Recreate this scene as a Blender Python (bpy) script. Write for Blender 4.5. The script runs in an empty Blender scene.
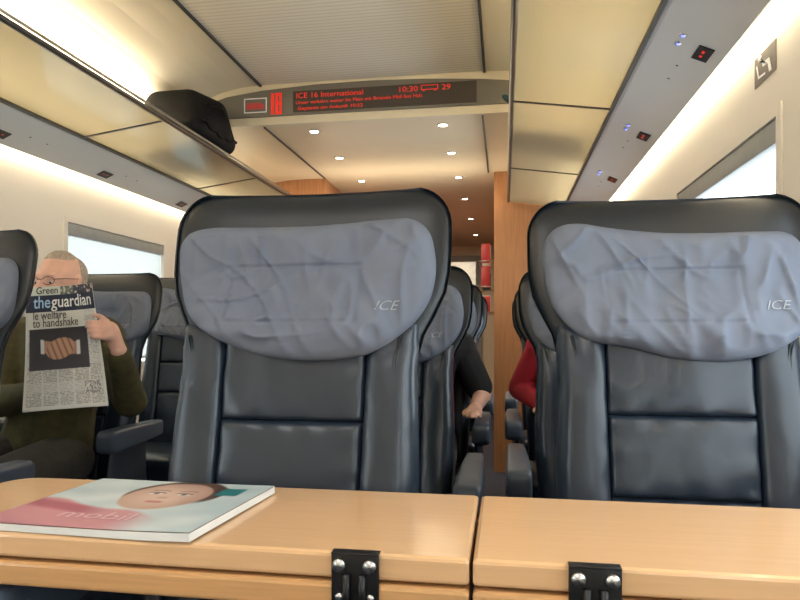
import bpy, bmesh, math, random
from mathutils import Vector, noise, Matrix
from mathutils.bvhtree import BVHTree
random.seed(4)
scn = bpy.context.scene
COL = scn.collection
CZ = 1.01          # eye height
XC = -0.71         # centre line of the coach
WR, WL = 0.66, -2.08

try:
    scn.view_settings.view_transform = 'Standard'
except Exception:
    pass

# ------------------------------------------------------------------ materials
def mat(name, col, rough=.5, metal=0., nz=(20., .06), bump=None, emit=None, spec=.5, stretch=(1, 1, 1), coat=0., trans=0., bump2=None):
    m = bpy.data.materials.new(name); m.use_nodes = True
    nt = m.node_tree; b = nt.nodes['Principled BSDF']
    tc = nt.nodes.new('ShaderNodeTexCoord'); mp = nt.nodes.new('ShaderNodeMapping')
    mp.inputs['Scale'].default_value = stretch
    nt.links.new(tc.outputs['Object'], mp.inputs['Vector'])
    n = nt.nodes.new('ShaderNodeTexNoise'); n.inputs['Scale'].default_value = nz[0]; n.inputs['Detail'].default_value = 4
    nt.links.new(mp.outputs[0], n.inputs['Vector'])
    r = nt.nodes.new('ShaderNodeValToRGB')
    a = nz[1]
    r.color_ramp.elements[0].position = .3; r.color_ramp.elements[1].position = .7
    r.color_ramp.elements[0].color = (col[0]*(1-a), col[1]*(1-a), col[2]*(1-a), 1)
    r.color_ramp.elements[1].color = (min(1, col[0]*(1+a)), min(1, col[1]*(1+a)), min(1, col[2]*(1+a)), 1)
    nt.links.new(n.outputs['Fac'], r.inputs['Fac']); nt.links.new(r.outputs['Color'], b.inputs['Base Color'])
    b.inputs['Roughness'].default_value = rough; b.inputs['Metallic'].default_value = metal
    b.inputs['Specular IOR Level'].default_value = spec
    b.inputs['Coat Weight'].default_value = coat
    b.inputs['Transmission Weight'].default_value = trans
    prev = None
    for bb in (bump, bump2):
        if not bb: continue
        n2 = nt.nodes.new('ShaderNodeTexNoise'); n2.inputs['Scale'].default_value = bb[0]; n2.inputs['Detail'].default_value = 5
        if len(bb) > 3: n2.inputs['Distortion'].default_value = bb[3]; n2.inputs['Detail'].default_value = 1
        nt.links.new(mp.outputs[0], n2.inputs['Vector'])
        bp = nt.nodes.new('ShaderNodeBump'); bp.inputs['Strength'].default_value = bb[1]
        bp.inputs['Distance'].default_value = bb[2] if len(bb) > 2 else .002
        nt.links.new(n2.outputs['Fac'], bp.inputs['Height'])
        if prev: nt.links.new(prev.outputs[0], bp.inputs['Normal'])
        nt.links.new(bp.outputs[0], b.inputs['Normal']); prev = bp
    if emit:
        b.inputs['Emission Color'].default_value = (*emit[0], 1); b.inputs['Emission Strength'].default_value = emit[1]
    return m

def mat_vcol(name, rough=.5, coat=0.):
    m = bpy.data.materials.new(name); m.use_nodes = True
    nt = m.node_tree; b = nt.nodes['Principled BSDF']
    a = nt.nodes.new('ShaderNodeVertexColor'); a.layer_name = 'Col'
    nt.links.new(a.outputs['Color'], b.inputs['Base Color'])
    b.inputs['Roughness'].default_value = rough; b.inputs['Coat Weight'].default_value = coat
    return m

def mat_ribbed(name, col, period, rough=.5):
    m = mat(name, col, rough, nz=(1.5, .02))
    nt = m.node_tree; b = nt.nodes['Principled BSDF']
    tc = nt.nodes['Texture Coordinate']
    w = nt.nodes.new('ShaderNodeTexWave'); w.bands_direction = 'Y'; w.inputs['Scale'].default_value = .314/period
    nt.links.new(tc.outputs['Object'], w.inputs['Vector'])
    # ribs are real colour lines (dark grooves between the slats)
    mx = nt.nodes.new('ShaderNodeMix'); mx.data_type = 'RGBA'; mx.blend_type = 'MULTIPLY'
    rr = nt.nodes.new('ShaderNodeValToRGB'); rr.color_ramp.elements[0].position = 0; rr.color_ramp.elements[1].position = .5
    rr.color_ramp.elements[0].color = (.84, .83, .81, 1); rr.color_ramp.elements[1].color = (1, 1, 1, 1)
    nt.links.new(w.outputs['Fac'], rr.inputs['Fac'])
    mx.inputs[0].default_value = 1
    old = b.inputs['Base Color'].links[0].from_socket
    nt.links.new(old, mx.inputs[6]); nt.links.new(rr.outputs[0], mx.inputs[7]); nt.links.new(mx.outputs[2], b.inputs['Base Color'])
    return m

M = {}
M['leather'] = mat('leather_dark_blue', (.015, .025, .042), .33, nz=(6, .15), bump=(300, .22, .0005), bump2=(11, .36, .006, .8), spec=.55, coat=.06)
M['leather2'] = mat('leather_shell', (.008, .013, .020), .36, nz=(6, .2), bump=(260, .25, .0006))
M['cloth'] = mat('cover_cloth', (.165, .190, .250), .9, nz=(9, .06), bump=(900, .35, .0008), bump2=(9, .6, .014, 1.5), spec=.1)
M['logo'] = mat('embroidery', (.38, .42, .47), .7)
M['plastic'] = mat('dark_plastic', (.028, .036, .050), .42)
M['armpad'] = mat('armrest_pad', (.060, .080, .115), .42, nz=(6, .1))
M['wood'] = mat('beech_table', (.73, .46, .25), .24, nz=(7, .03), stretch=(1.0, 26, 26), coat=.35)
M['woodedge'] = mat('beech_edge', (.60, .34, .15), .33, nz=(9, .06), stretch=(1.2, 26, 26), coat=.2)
M['woodwall'] = mat('wood_partition', (.42, .19, .08), .4, nz=(5, .15), stretch=(14, 14, .8))
M['cream'] = mat('cream_panel', (.76, .68, .53), .4, nz=(2, .03))
M['ceil'] = mat_ribbed('ribbed_ceiling', (.88, .81, .69), .028, .5)
M['ceil2'] = mat('low_ceiling', (.76, .64, .47), .35, nz=(2, .04))
M['wall'] = mat('wall_panel', (.76, .72, .66), .5, nz=(2, .03))
M['fascia'] = mat('fascia_panel', (.62, .63, .64), .35, nz=(2, .03))
M['darkline'] = mat('dark_trim', (.05, .05, .05), .4)
M['rail'] = mat('rail_metal', (.10, .10, .10), .3, .7)
M['steel'] = mat('brushed_steel', (.55, .55, .55), .3, 1.)
M['blackmetal'] = mat('black_hinge', (.02, .02, .022), .35, .5)
M['ledfield'] = mat('display_matrix', (.05, .042, .035), .4, nz=(300, .3))
M['carpet'] = mat('carpet', (.03, .035, .06), .95, nz=(200, .4), bump=(300, .6))
M['signpanel'] = mat('sign_panel', (.16, .15, .13), .35, nz=(3, .05))
M['plaque'] = mat('plaque_brown', (.10, .085, .075), .5, nz=(3, .05))
M['led'] = mat('led_red', (.5, .02, .01), .5, emit=((1., .03, .015), .5))
M['ledwhite'] = mat('icon_white', (.7, .7, .7), .5, emit=((1, 1, 1), .1))
M['ledblue'] = mat('led_blue', (.1, .1, .9), .5, emit=((.15, .2, 1.), 3.))
M['white'] = mat('white_matte', (.8, .8, .78), .6)
M['strip'] = mat('light_strip', (1, .93, .8), .5, emit=((1., .86, .62), 5.))
M['spot'] = mat('spot_glow', (1, .95, .85), .5, emit=((1., .9, .72), 14.))
M['paperside'] = mat('paper_side', (.78, .78, .76), .7)
M['print'] = mat_vcol('printed_page', .75)
M['gloss'] = mat_vcol('printed_cover', .35, .15)
M['ink'] = mat('black_ink', (.03, .03, .03), .7)
M['inkwhite'] = mat('white_ink', (.85, .87, .9), .7)
M['inkpink'] = mat('pink_ink', (.70, .45, .48), .5)
M['inkblue'] = mat('pale_blue_ink', (.35, .55, .85), .7)
M['skin'] = mat('skin', (.68, .41, .33), .5, nz=(25, .10), spec=.4)
M['hair'] = mat('grey_hair', (.36, .30, .25), .8, nz=(120, .3), bump=(200, .6))
M['jacket'] = mat('olive_fleece', (.060, .052, .018), .9, nz=(40, .2), bump=(300, .5))
M['trouser'] = mat('dark_trousers', (.030, .028, .025), .9, nz=(40, .2), bump=(200, .4))
M['shoe'] = mat('shoe_leather', (.02, .015, .01), .4)
M['blackcloth'] = mat('black_cotton', (.010, .010, .013), .9)
M['redcloth'] = mat('red_cotton', (.36, .013, .028), .85)
M['eye'] = mat('eye_white', (.62, .54, .50), .3)
M['iris'] = mat('iris_dark', (.05, .04, .03), .2)
M['bag'] = mat('black_nylon', (.004, .0045, .006), .75, nz=(20, .3), bump=(60, .4, .004), spec=.2)
M['teal'] = mat('teal_nylon', (.02, .09, .11), .6)
M['greybox'] = mat('blind_housing', (.30, .32, .33), .5)
M['magred'] = mat('magazine_red', (.55, .06, .07), .4)

def two_mix(name, build):
    m = bpy.data.materials.new(name); m.use_nodes = True; nt = m.node_tree; nt.nodes.clear()
    o = nt.nodes.new('ShaderNodeOutputMaterial'); s = build(nt); nt.links.new(s.outputs[0], o.inputs[0]); return m
def ramp_noise(nt, sc, c0, c1):
    n = nt.nodes.new('ShaderNodeTexNoise'); n.inputs['Scale'].default_value = sc
    r = nt.nodes.new('ShaderNodeValToRGB'); r.color_ramp.elements[0].color = (*c0, 1); r.color_ramp.elements[1].color = (*c1, 1)
    nt.links.new(n.outputs['Fac'], r.inputs['Fac']); return r
def b_glass(nt):
    mx = nt.nodes.new('ShaderNodeMixShader'); t = nt.nodes.new('ShaderNodeBsdfTransparent'); g = nt.nodes.new('ShaderNodeBsdfGlossy')
    g.inputs['Roughness'].default_value = .03; mx.inputs[0].default_value = .06; t.inputs[0].default_value = (.94, .97, .97, 1)
    nt.links.new(t.outputs[0], mx.inputs[1]); nt.links.new(g.outputs[0], mx.inputs[2]); return mx
M['glass'] = two_mix('window_glass', b_glass)
def b_blind(nt):
    mx = nt.nodes.new('ShaderNodeMixShader'); t = nt.nodes.new('ShaderNodeBsdfTransparent'); g = nt.nodes.new('ShaderNodeBsdfTranslucent')
    r = ramp_noise(nt, 3, (.70, .70, .68), (.78, .78, .75))
    r2 = ramp_noise(nt, 3, (.27, .27, .265), (.31, .31, .30))
    nt.links.new(r.outputs[0], g.inputs[0]); nt.links.new(r2.outputs[0], t.inputs[0]); mx.inputs[0].default_value = .5
    nt.links.new(t.outputs[0], mx.inputs[1]); nt.links.new(g.outputs[0], mx.inputs[2]); return mx
M['transblind'] = two_mix('translucent_blind', b_blind)
def b_shelf(nt):
    a = nt.nodes.new('ShaderNodeMixShader'); b = nt.nodes.new('ShaderNodeMixShader')
    d = nt.nodes.new('ShaderNodeBsdfDiffuse'); t = nt.nodes.new('ShaderNodeBsdfTranslucent'); g = nt.nodes.new('ShaderNodeBsdfGlossy')
    r = ramp_noise(nt, 1.5, (.46, .43, .31), (.56, .52, .39))
    nt.links.new(r.outputs[0], d.inputs[0]); nt.links.new(r.outputs[0], t.inputs[0])
    g.inputs['Roughness'].default_value = .10; a.inputs[0].default_value = .5; b.inputs[0].default_value = .20
    nt.links.new(d.outputs[0], a.inputs[1]); nt.links.new(t.outputs[0], a.inputs[2])
    nt.links.new(a.outputs[0], b.inputs[1]); nt.links.new(g.outputs[0], b.inputs[2]); return b
M['rackglass'] = two_mix('frosted_shelf', b_shelf)

# ------------------------------------------------------------------ helpers
def link(o, parent=None):
    COL.objects.link(o)
    if parent: o.parent = parent
    return o
def mesh_obj(name, verts, faces, m, parent=None, smooth=False, recalc=True):
    me = bpy.data.meshes.new(name); me.from_pydata([tuple(v) for v in verts], [], faces)
    if recalc:
        bm = bmesh.new(); bm.from_mesh(me); bmesh.ops.recalc_face_normals(bm, faces=bm.faces); bm.to_mesh(me); bm.free()
    if smooth: me.polygons.foreach_set('use_smooth', [True]*len(me.polygons))
    me.materials.append(M[m] if isinstance(m, str) else m)
    return link(bpy.data.objects.new(name, me), parent)
def boxgeo(x0, x1, y0, y1, z0, z1):
    v = [(x0,y0,z0),(x1,y0,z0),(x1,y1,z0),(x0,y1,z0),(x0,y0,z1),(x1,y0,z1),(x1,y1,z1),(x0,y1,z1)]
    f = [(0,3,2,1),(4,5,6,7),(0,1,5,4),(1,2,6,5),(2,3,7,6),(3,0,4,7)]
    return v, f
def multibox(name, boxes, m, parent=None):
    V, F = [], []
    for b in boxes:
        v, f = boxgeo(*b); o = len(V); V += v; F += [tuple(i+o for i in q) for q in f]
    return mesh_obj(name, V, F, m, parent, recalc=False)
def box(name, b, m, parent=None, bev=0., seg=3):
    v, f = boxgeo(*b)
    me = bpy.data.meshes.new(name); bm = bmesh.new()
    vs = [bm.verts.new(p) for p in v]
    for q in f: bm.faces.new([vs[i] for i in q])
    if bev: bmesh.ops.bevel(bm, geom=list(bm.edges), offset=bev, segments=seg, profile=.5, affect='EDGES')
    bmesh.ops.recalc_face_normals(bm, faces=bm.faces)
    bm.to_mesh(me); bm.free()
    me.materials.append(M[m])
    if bev: me.polygons.foreach_set('use_smooth', [True]*len(me.polygons))
    return link(bpy.data.objects.new(name, me), parent)
def loft(name, loops, m, parent=None, smooth=True, cap=True, closed=True):
    n = len(loops[0]); V = [p for l in loops for p in l]; F = []
    for i in range(len(loops)-1):
        for j in range(n if closed else n-1):
            k = (j+1) % n
            F.append((i*n+j, i*n+k, (i+1)*n+k, (i+1)*n+j))
    if cap:
        F.append(tuple(range(n))[::-1]); F.append(tuple((len(loops)-1)*n+j for j in range(n)))
    return mesh_obj(name, V, F, m, parent, smooth)
def extrude_y(name, prof, y0, y1, m, parent=None, smooth=False):
    return loft(name, [[(x, y0, z) for x, z in prof], [(x, y1, z) for x, z in prof]], m, parent, smooth)
def tube(name, pts, r, m, parent=None, n=10, closed=False):
    pts = [Vector(p) for p in pts]; loops = []
    for i, p in enumerate(pts):
        if closed: d = pts[(i+1) % len(pts)]-pts[i-1]
        else: d = pts[min(i+1, len(pts)-1)]-pts[max(i-1, 0)]
        d.normalize(); up = Vector((0, 0, 1)) if abs(d.z) < .9 else Vector((1, 0, 0))
        a = d.cross(up).normalized(); b = d.cross(a)
        loops.append([p+a*math.cos(t)*r+b*math.sin(t)*r for t in [2*math.pi*k/n for k in range(n)]])
    if closed: loops.append(loops[0])
    return loft(name, loops, m, parent, True, not closed)
def disc(name, c, axis, r, h, m, parent=None, n=24):
    a = Vector(axis).normalized(); c = Vector(c)
    return tube(name, [c, c+a*h], r, m, parent, n)
def empty(name, loc, label, cat, **kw):
    o = bpy.data.objects.new(name, None); o.location = loc; o.empty_display_size = .05
    COL.objects.link(o); tag(o, label, cat, **kw); return o
def tag(o, label=None, cat=None, **kw):
    if label: o['label'] = label
    if cat: o['category'] = cat
    for k, v in kw.items(): o[k] = v
    return o
def struct(o, label=None):
    o['kind'] = 'structure'
    if label: o['label'] = label
    return o
def text_mesh(s, size, shear=0., bold=0., align='LEFT', ext=0.0004):
    cu = bpy.data.curves.new('t', 'FONT'); cu.body = s; cu.size = size; cu.shear = shear; cu.offset = bold
    cu.align_x = align; cu.extrude = ext; cu.resolution_u = 3
    o = bpy.data.objects.new('t', cu); COL.objects.link(o)
    dg = bpy.context.evaluated_depsgraph_get()
    me = bpy.data.meshes.new_from_object(o.evaluated_get(dg))
    bpy.data.objects.remove(o); bpy.data.curves.remove(cu)
    return me
def text_obj(name, s, size, m, fn, parent=None, shear=0., bold=0., align='LEFT', width=None, ext=.0004):
    """fn maps (x, y, depth) of the flat lettering to 3-D"""
    me = text_mesh(s, size, shear, bold, align, ext)
    xs = [v.co.x for v in me.vertices]
    k = 1.
    if width and xs: k = width/(max(xs)-min(xs))
    for v in me.vertices: v.co = Vector(fn(v.co.x*k, v.co.y, v.co.z))
    me.materials.clear(); me.materials.append(M[m]); me.name = name
    return link(bpy.data.objects.new(name, me), parent)
def copy_tree(root, loc, sc=None, arm=1.):
    c = root.copy(); c.location = loc
    if sc: c.scale = sc
    COL.objects.link(c)
    for ch in root.children:
        k = ch.copy(); k.parent = c; COL.objects.link(k)
        if ch.name.startswith('armrest'): k.scale = (1, arm, 1)
        for g in ch.children:
            q = g.copy(); q.parent = k; COL.objects.link(q)
    return c
def catmull(pts, n):
    N = len(pts); out = []
    for i in range(n):
        t = i/n*N; k = int(t); f = t-k
        p0, p1, p2, p3 = [Vector(pts[(k+d) % N]) for d in (-1, 0, 1, 2)]
        out.append(.5*((2*p1)+(-p0+p2)*f+(2*p0-5*p1+4*p2-p3)*f*f+(-p0+3*p1-3*p2+p3)*f**3))
    return out
def sstep(a, b, x):
    t = min(1, max(0, (x-a)/(b-a))); return t*t*(3-2*t)
def mix(a, b, t): return tuple(a[i]*(1-t)+b[i]*t for i in range(3))
def ell(c, r):
    if not hasattr(r, '__len__'): r = (r, r, r)
    P = []
    for i in range(1, 8):
        a = math.pi*i/8
        for j in range(14):
            b = 2*math.pi*j/14
            P.append((c[0]+r[0]*math.sin(a)*math.cos(b), c[1]+r[1]*math.sin(a)*math.sin(b), c[2]+r[2]*math.cos(a)))
    P += [(c[0], c[1], c[2]+r[2]), (c[0], c[1], c[2]-r[2])]
    return P
def blob(name, parts, voxel, m, parent=None, smooth=4):
    """one continuous surface from overlapping tapered limbs"""
    big = bmesh.new()
    for part in parts:
        bm = bmesh.new()
        for c, r in part:
            for p in ell(c, r): bm.verts.new(p)
        res = bmesh.ops.convex_hull(bm, input=list(bm.verts))
        junk = list({g for g in res['geom_interior']+res['geom_unused'] if isinstance(g, bmesh.types.BMVert)})
        bmesh.ops.delete(bm, geom=junk, context='VERTS')
        me = bpy.data.meshes.new('x'); bm.to_mesh(me); bm.free(); big.from_mesh(me); bpy.data.meshes.remove(me)
    bmesh.ops.recalc_face_normals(big, faces=big.faces)
    me = bpy.data.meshes.new('tmp'); big.to_mesh(me); big.free()
    o = bpy.data.objects.new('tmp', me); COL.objects.link(o)
    r = o.modifiers.new('r', 'REMESH'); r.mode = 'VOXEL'; r.voxel_size = voxel
    s = o.modifiers.new('s', 'SMOOTH'); s.iterations = smooth; s.factor = .5
    dg = bpy.context.evaluated_depsgraph_get()
    me2 = bpy.data.meshes.new_from_object(o.evaluated_get(dg)); bpy.data.objects.remove(o)
    me2.name = name; me2.materials.clear(); me2.materials.append(M[m])
    me2.polygons.foreach_set('use_smooth', [True]*len(me2.polygons))
    return link(bpy.data.objects.new(name, me2), parent)
def painted_grid(name, nu, nv, pos, colf, m, parent=None):
    V = [pos(i/nu, j/nv) for j in range(nv+1) for i in range(nu+1)]
    F = [(j*(nu+1)+i, j*(nu+1)+i+1, (j+1)*(nu+1)+i+1, (j+1)*(nu+1)+i) for j in range(nv) for i in range(nu)]
    o = mesh_obj(name, V, F, m, parent, True, recalc=False)
    ca = o.data.color_attributes.new('Col', 'FLOAT_COLOR', 'POINT')
    buf = []
    for j in range(nv+1):
        for i in range(nu+1):
            c = colf(i/nu, j/nv); buf += [c[0], c[1], c[2], 1.]
    ca.data.foreach_set('color', buf)
    return o
def Z(z): return CZ+z

# ------------------------------------------------------------------ shell
Y0, YB, YP, YE = -1.7, 3.35, 4.6, 8.6
struct(box('floor', (WL-.05, WR+.05, Y0, YE, -.05, 0), 'carpet'), 'dark blue carpeted coach floor')
def side_wall(name, X, sgn, wins, label):
    xa, xb = (X, X+.06*sgn) if sgn > 0 else (X+.06*sgn, X)
    B = []; y = Y0
    for a, b in wins:
        B.append((xa, xb, y, a, 0, 2.45)); B.append((xa, xb, a, b, 0, .80)); B.append((xa, xb, a, b, 1.56, 2.45)); y = b
    B.append((xa, xb, y, YE, 0, 2.45))
    return struct(multibox(name, B, 'wall'), label)
winR = [(-1.4, -.2), (.2, 1.28), (1.66, 2.62), (2.96, 4.2)]
winL = [(-1.2, .3), (.75, 2.36), (2.76, 3.70), (3.95, 4.5)]
side_wall('wall_right', WR, 1, winR, 'cream side wall with window openings')
side_wall('wall_left', WL, -1, winL, 'cream side wall with window openings')
struct(box('wall_back', (WL, WR, Y0-.05, Y0, 0, 2.45), 'cream'), 'plain cream end wall')

def window(i, X, s, a, b, blind):
    e = bpy.data.objects.new('window_%d' % i, None); e.location = (X, (a+b)/2, 1.18); COL.objects.link(e)
    struct(e, 'rectangular coach window with grey frame')
    h = (b-a)/2; z0, z1 = .80-1.18, 1.56-1.18
    def bx(nm, d0, d1, y0, y1, za, zb, m, bev=0.004):
        x0, x1 = sorted((s*d0, s*d1)); return box(nm, (x0, x1, y0, y1, za, zb), m, e, bev, 2)
    t = .028
    bs = []
    for (y0, y1, za, zb) in ((-h, h, z0, z0+t), (-h, h, z1-t, z1), (-h, -h+t, z0+t, z1-t), (h-t, h, z0+t, z1-t)):
        x0, x1 = sorted((s*-.006, s*.05)); bs.append((x0, x1, y0, y1, za, zb))
    multibox('window_frame', bs, 'wall', e)
    x0, x1 = sorted((s*.034, s*.038))
    box('window_pane', (x0, x1, -h+t, h-t, z0+t, z1-t), 'glass', e)
    bx('blind_housing', .000, .03, -h+t, h-t, z1-t-.060, z1-t-.001, 'greybox')
    if blind:
        zz = z0+t+.03
        bx('blind', .018, .020, -h+t+.004, h-t-.004, zz, z1-t-.061, 'transblind', 0)
        bx('blind_bar', .012, .026, -h+t+.004, h-t-.004, zz-.014, zz, 'steel')
k = 1
for a, b in winR: window(k, WR, 1, a, b, 0); k += 1
for a, b in winL: window(k, WL, -1, a, b, 1 if a > .5 else 0); k += 1

# ceilings (profile about the coach centre line)
up = [(0, 1.345), (.61, 1.345), (.72, 1.338), (.84, 1.315), (.98, 1.26), (1.10, 1.18), (1.22, 1.07), (1.31, .96), (1.37, .84)]
lo = [(0, 1.125), (.61, 1.125), (.75, 1.125), (.9, 1.12), (1.05, 1.10), (1.15, 1.06), (1.25, .99), (1.32, .92), (1.37, .84)]
def sheet(name, prof, ya, yb, m, label, th=.02):
    P = [(XC+x, Z(z)) for x, z in prof]; Q = [(XC+x*1.01, Z(z)+th) for x, z in prof]
    return struct(extrude_y(name, P+Q[::-1], ya, yb, m), label)
sheet('ceiling', [(-.605, 1.345), (.605, 1.345)], Y0, YB, 'ceil', 'ribbed beige ceiling panel')
sheet('ceiling', up[1:], Y0, YB, 'cream', 'curved cream ceiling cove')
sheet('ceiling', [(-x, z) for x, z in up[1:]], Y0, YB, 'cream', 'curved cream ceiling cove')
sheet('ceiling', [(-x, z) for x, z in lo[::-1]]+lo[1:], YB+.03, YP, 'ceil2', 'lower tan ceiling with downlights')
struct(box('ceiling', (XC-.70, XC+.72, YP-.02, YE+.05, Z(1.126), Z(1.16)), 'ceil2'), 'tan passage ceiling')
bk = [(XC-x, Z(z)) for x, z in up[::-1]]+[(XC+x, Z(z)) for x, z in up[1:]]
bk2 = [(XC+x, Z(z)) for x, z in lo[::-1]]+[(XC-x, Z(z)) for x, z in lo[1:]]
struct(extrude_y('wall_bulkhead', bk+bk2, YB, YB+.03, 'cream'), 'arched bulkhead step in the ceiling')
for i, s in enumerate((-1, 1)):
    struct(box('trim_%d' % (i+1), (XC+s*.61-.006, XC+s*.61+.006, Y0, YB, Z(1.335), Z(1.35)), 'darkline'), 'dark ceiling joint strip')
    struct(box('trim_%d' % (i+3), (XC+s*.60-.005, XC+s*.60+.005, YB+.03, YP, Z(1.118), Z(1.126)), 'darkline'), 'dark ceiling joint strip')
n = 5
for y in (.2, 2.0):
    for s in (-1, 1):
        P = [(XC+s*x, Z(z-.003)) for x, z in up[1:]]; Q = [(XC+s*x, Z(z+.004)) for x, z in up[1:]]
        struct(extrude_y('trim_%d' % n, P+Q[::-1], y, y+.006, 'darkline'), 'thin panel joint'); n += 1
# partitions and passage
struct(box('wall_end', (WL, XC-.60, YP, YP+.05, 0, Z(1.3)), 'woodwall'), 'wood veneer partition wall')
struct(box('wall_end', (XC+.64, WR, YP, YP+.05, 0, Z(1.3)), 'woodwall'), 'wood veneer partition wall')
struct(box('wall_passage', (XC-.66, XC-.60, YP+.05, YE, 0, Z(1.126)), 'woodwall'), 'wood passage wall')
struct(box('wall_passage', (XC+.64, XC+.70, YP+.05, YE, 0, Z(1.126)), 'woodwall'), 'wood passage wall')
struct(box('wall_front', (XC-.66, XC+.70, YE, YE+.05, 0, Z(1.126)), 'cream'), 'far end wall of the passage')
d = bpy.data.objects.new('door_1', None); d.location = (XC, YE-.02, 0); COL.objects.link(d); struct(d, 'sliding glass passage door in grey frame')
multibox('door_frame', [(-.42, -.34, -.03, .015, 0, 2.0), (.34, .42, -.03, .015, 0, 2.0), (-.34, .34, -.03, .015, 1.92, 2.0)], 'greybox', d)
box('door_pane', (-.34, .34, -.01, .0, 0.01, 1.92), 'steel', d)

# downlights
def downlight(x, y):
    e = empty('downlight', (x, y, Z(1.125)), 'small round ceiling downlight glowing warm white', 'ceiling light', group='ceiling downlights')
    tube('trim_ring', [(.030*math.cos(a), .030*math.sin(a), -.002) for a in [i*math.pi/12 for i in range(24)]], .004, 'steel', e, 8, True)
    disc('lamp', (0, 0, -.004), (0, 0, 1), .022, .004, 'spot', e)
    return e
d0 = downlight(XC-.35, 3.50)
for x, y in ((XC+.38, 3.50), (XC-.35, 4.06), (XC+.38, 4.06), (XC-.35, 4.72), (XC+.38, 4.72), (XC-.35, 5.5), (XC+.38, 5.5), (XC+.38, 6.5), (XC-.35, 6.5), (XC+.38, 7.6), (XC-.35, 7.6)):
    copy_tree(d0, (x, y, Z(1.125)))

# ------------------------------------------------------------------ information display
sg = empty('information_display', (XC, YB-.001, Z(1.22)), 'long dark overhead display with red LED train information', 'display sign')
arch = [(-.885, 1.262), (-.80, 1.286), (-.6, 1.310), (-.3, 1.326), (0, 1.329), (.3, 1.320), (.60, 1.300), (.76, 1.282), (.76, 1.168), (-.80, 1.168), (-.86, 1.19)]
loft('display_panel', [[(x, -.012, z-1.22) for x, z in arch], [(x, 0, z-1.22) for x, z in arch]], 'signpanel', sg, False)
box('led_field', (-.42, .57, -.014, -.0119, -.040, .074), 'ledfield', sg)
def sgn(x, z): return lambda a, b, c: (x+a, -.0148-c, z+b)
def sx(X): return X-XC
text_obj('destination_text', 'ICE 16 International', .040, 'led', sgn(sx(-1.115), .036), sg, width=.37)
text_obj('clock_text', '10:30', .040, 'led', sgn(sx(-.555), .036), sg, width=.098)
text_obj('coach_number_text', '29', .040, 'led', sgn(sx(-.322), .036), sg, width=.045)
text_obj('route_text', 'Unser verkehrt weiter bis Main mit Brussels Midi fast Halt', .025, 'led', sgn(sx(-1.115), .004), sg, width=.69)
text_obj('arrival_text', 'Geplante um Ankunft 10:52', .025, 'led', sgn(sx(-1.105), -.028), sg, width=.36)
multibox('coach_icon', [(.28, .37, -.0155, -.0142, .040, .043), (.28, .37, -.0155, -.0142, .062, .065), (.28, .284, -.0155, -.0142, .040, .065), (.366, .37, -.0155, -.0142, .040, .065), (.29, .30, -.0155, -.0142, .034, .040), (.35, .36, -.0155, -.0142, .034, .040)], 'led', sg)
multibox('icon_frame', [(-.70, -.57, -.0155, -.0125, -.030, -.025), (-.70, -.57, -.0155, -.0125, .045, .050), (-.70, -.695, -.0155, -.0125, -.030, .050), (-.575, -.57, -.0155, -.0125, -.030, .050)], 'ledwhite', sg)
loft('train_icon', [[(x, y, z) for x, z in ((-.685, -.010), (-.585, -.010), (-.585, .012), (-.61, .024), (-.685, .024))] for y in (-.0155, -.0125)], 'magred', sg, False)
multibox('seat_icon', [(x0, x1, -.0155, -.0125, z0, z1) for x0, x1, z0, z1 in ((-.545, -.53, -.045, .072), (-.52, -.485, .058, .072), (-.52, -.485, .008, .022), (-.52, -.485, -.045, -.030), (-.52, -.507, .022, .06), (-.498, -.485, .022, .06), (-.52, -.507, -.03, .008), (-.498, -.485, -.03, .008))], 'led', sg)

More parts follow.
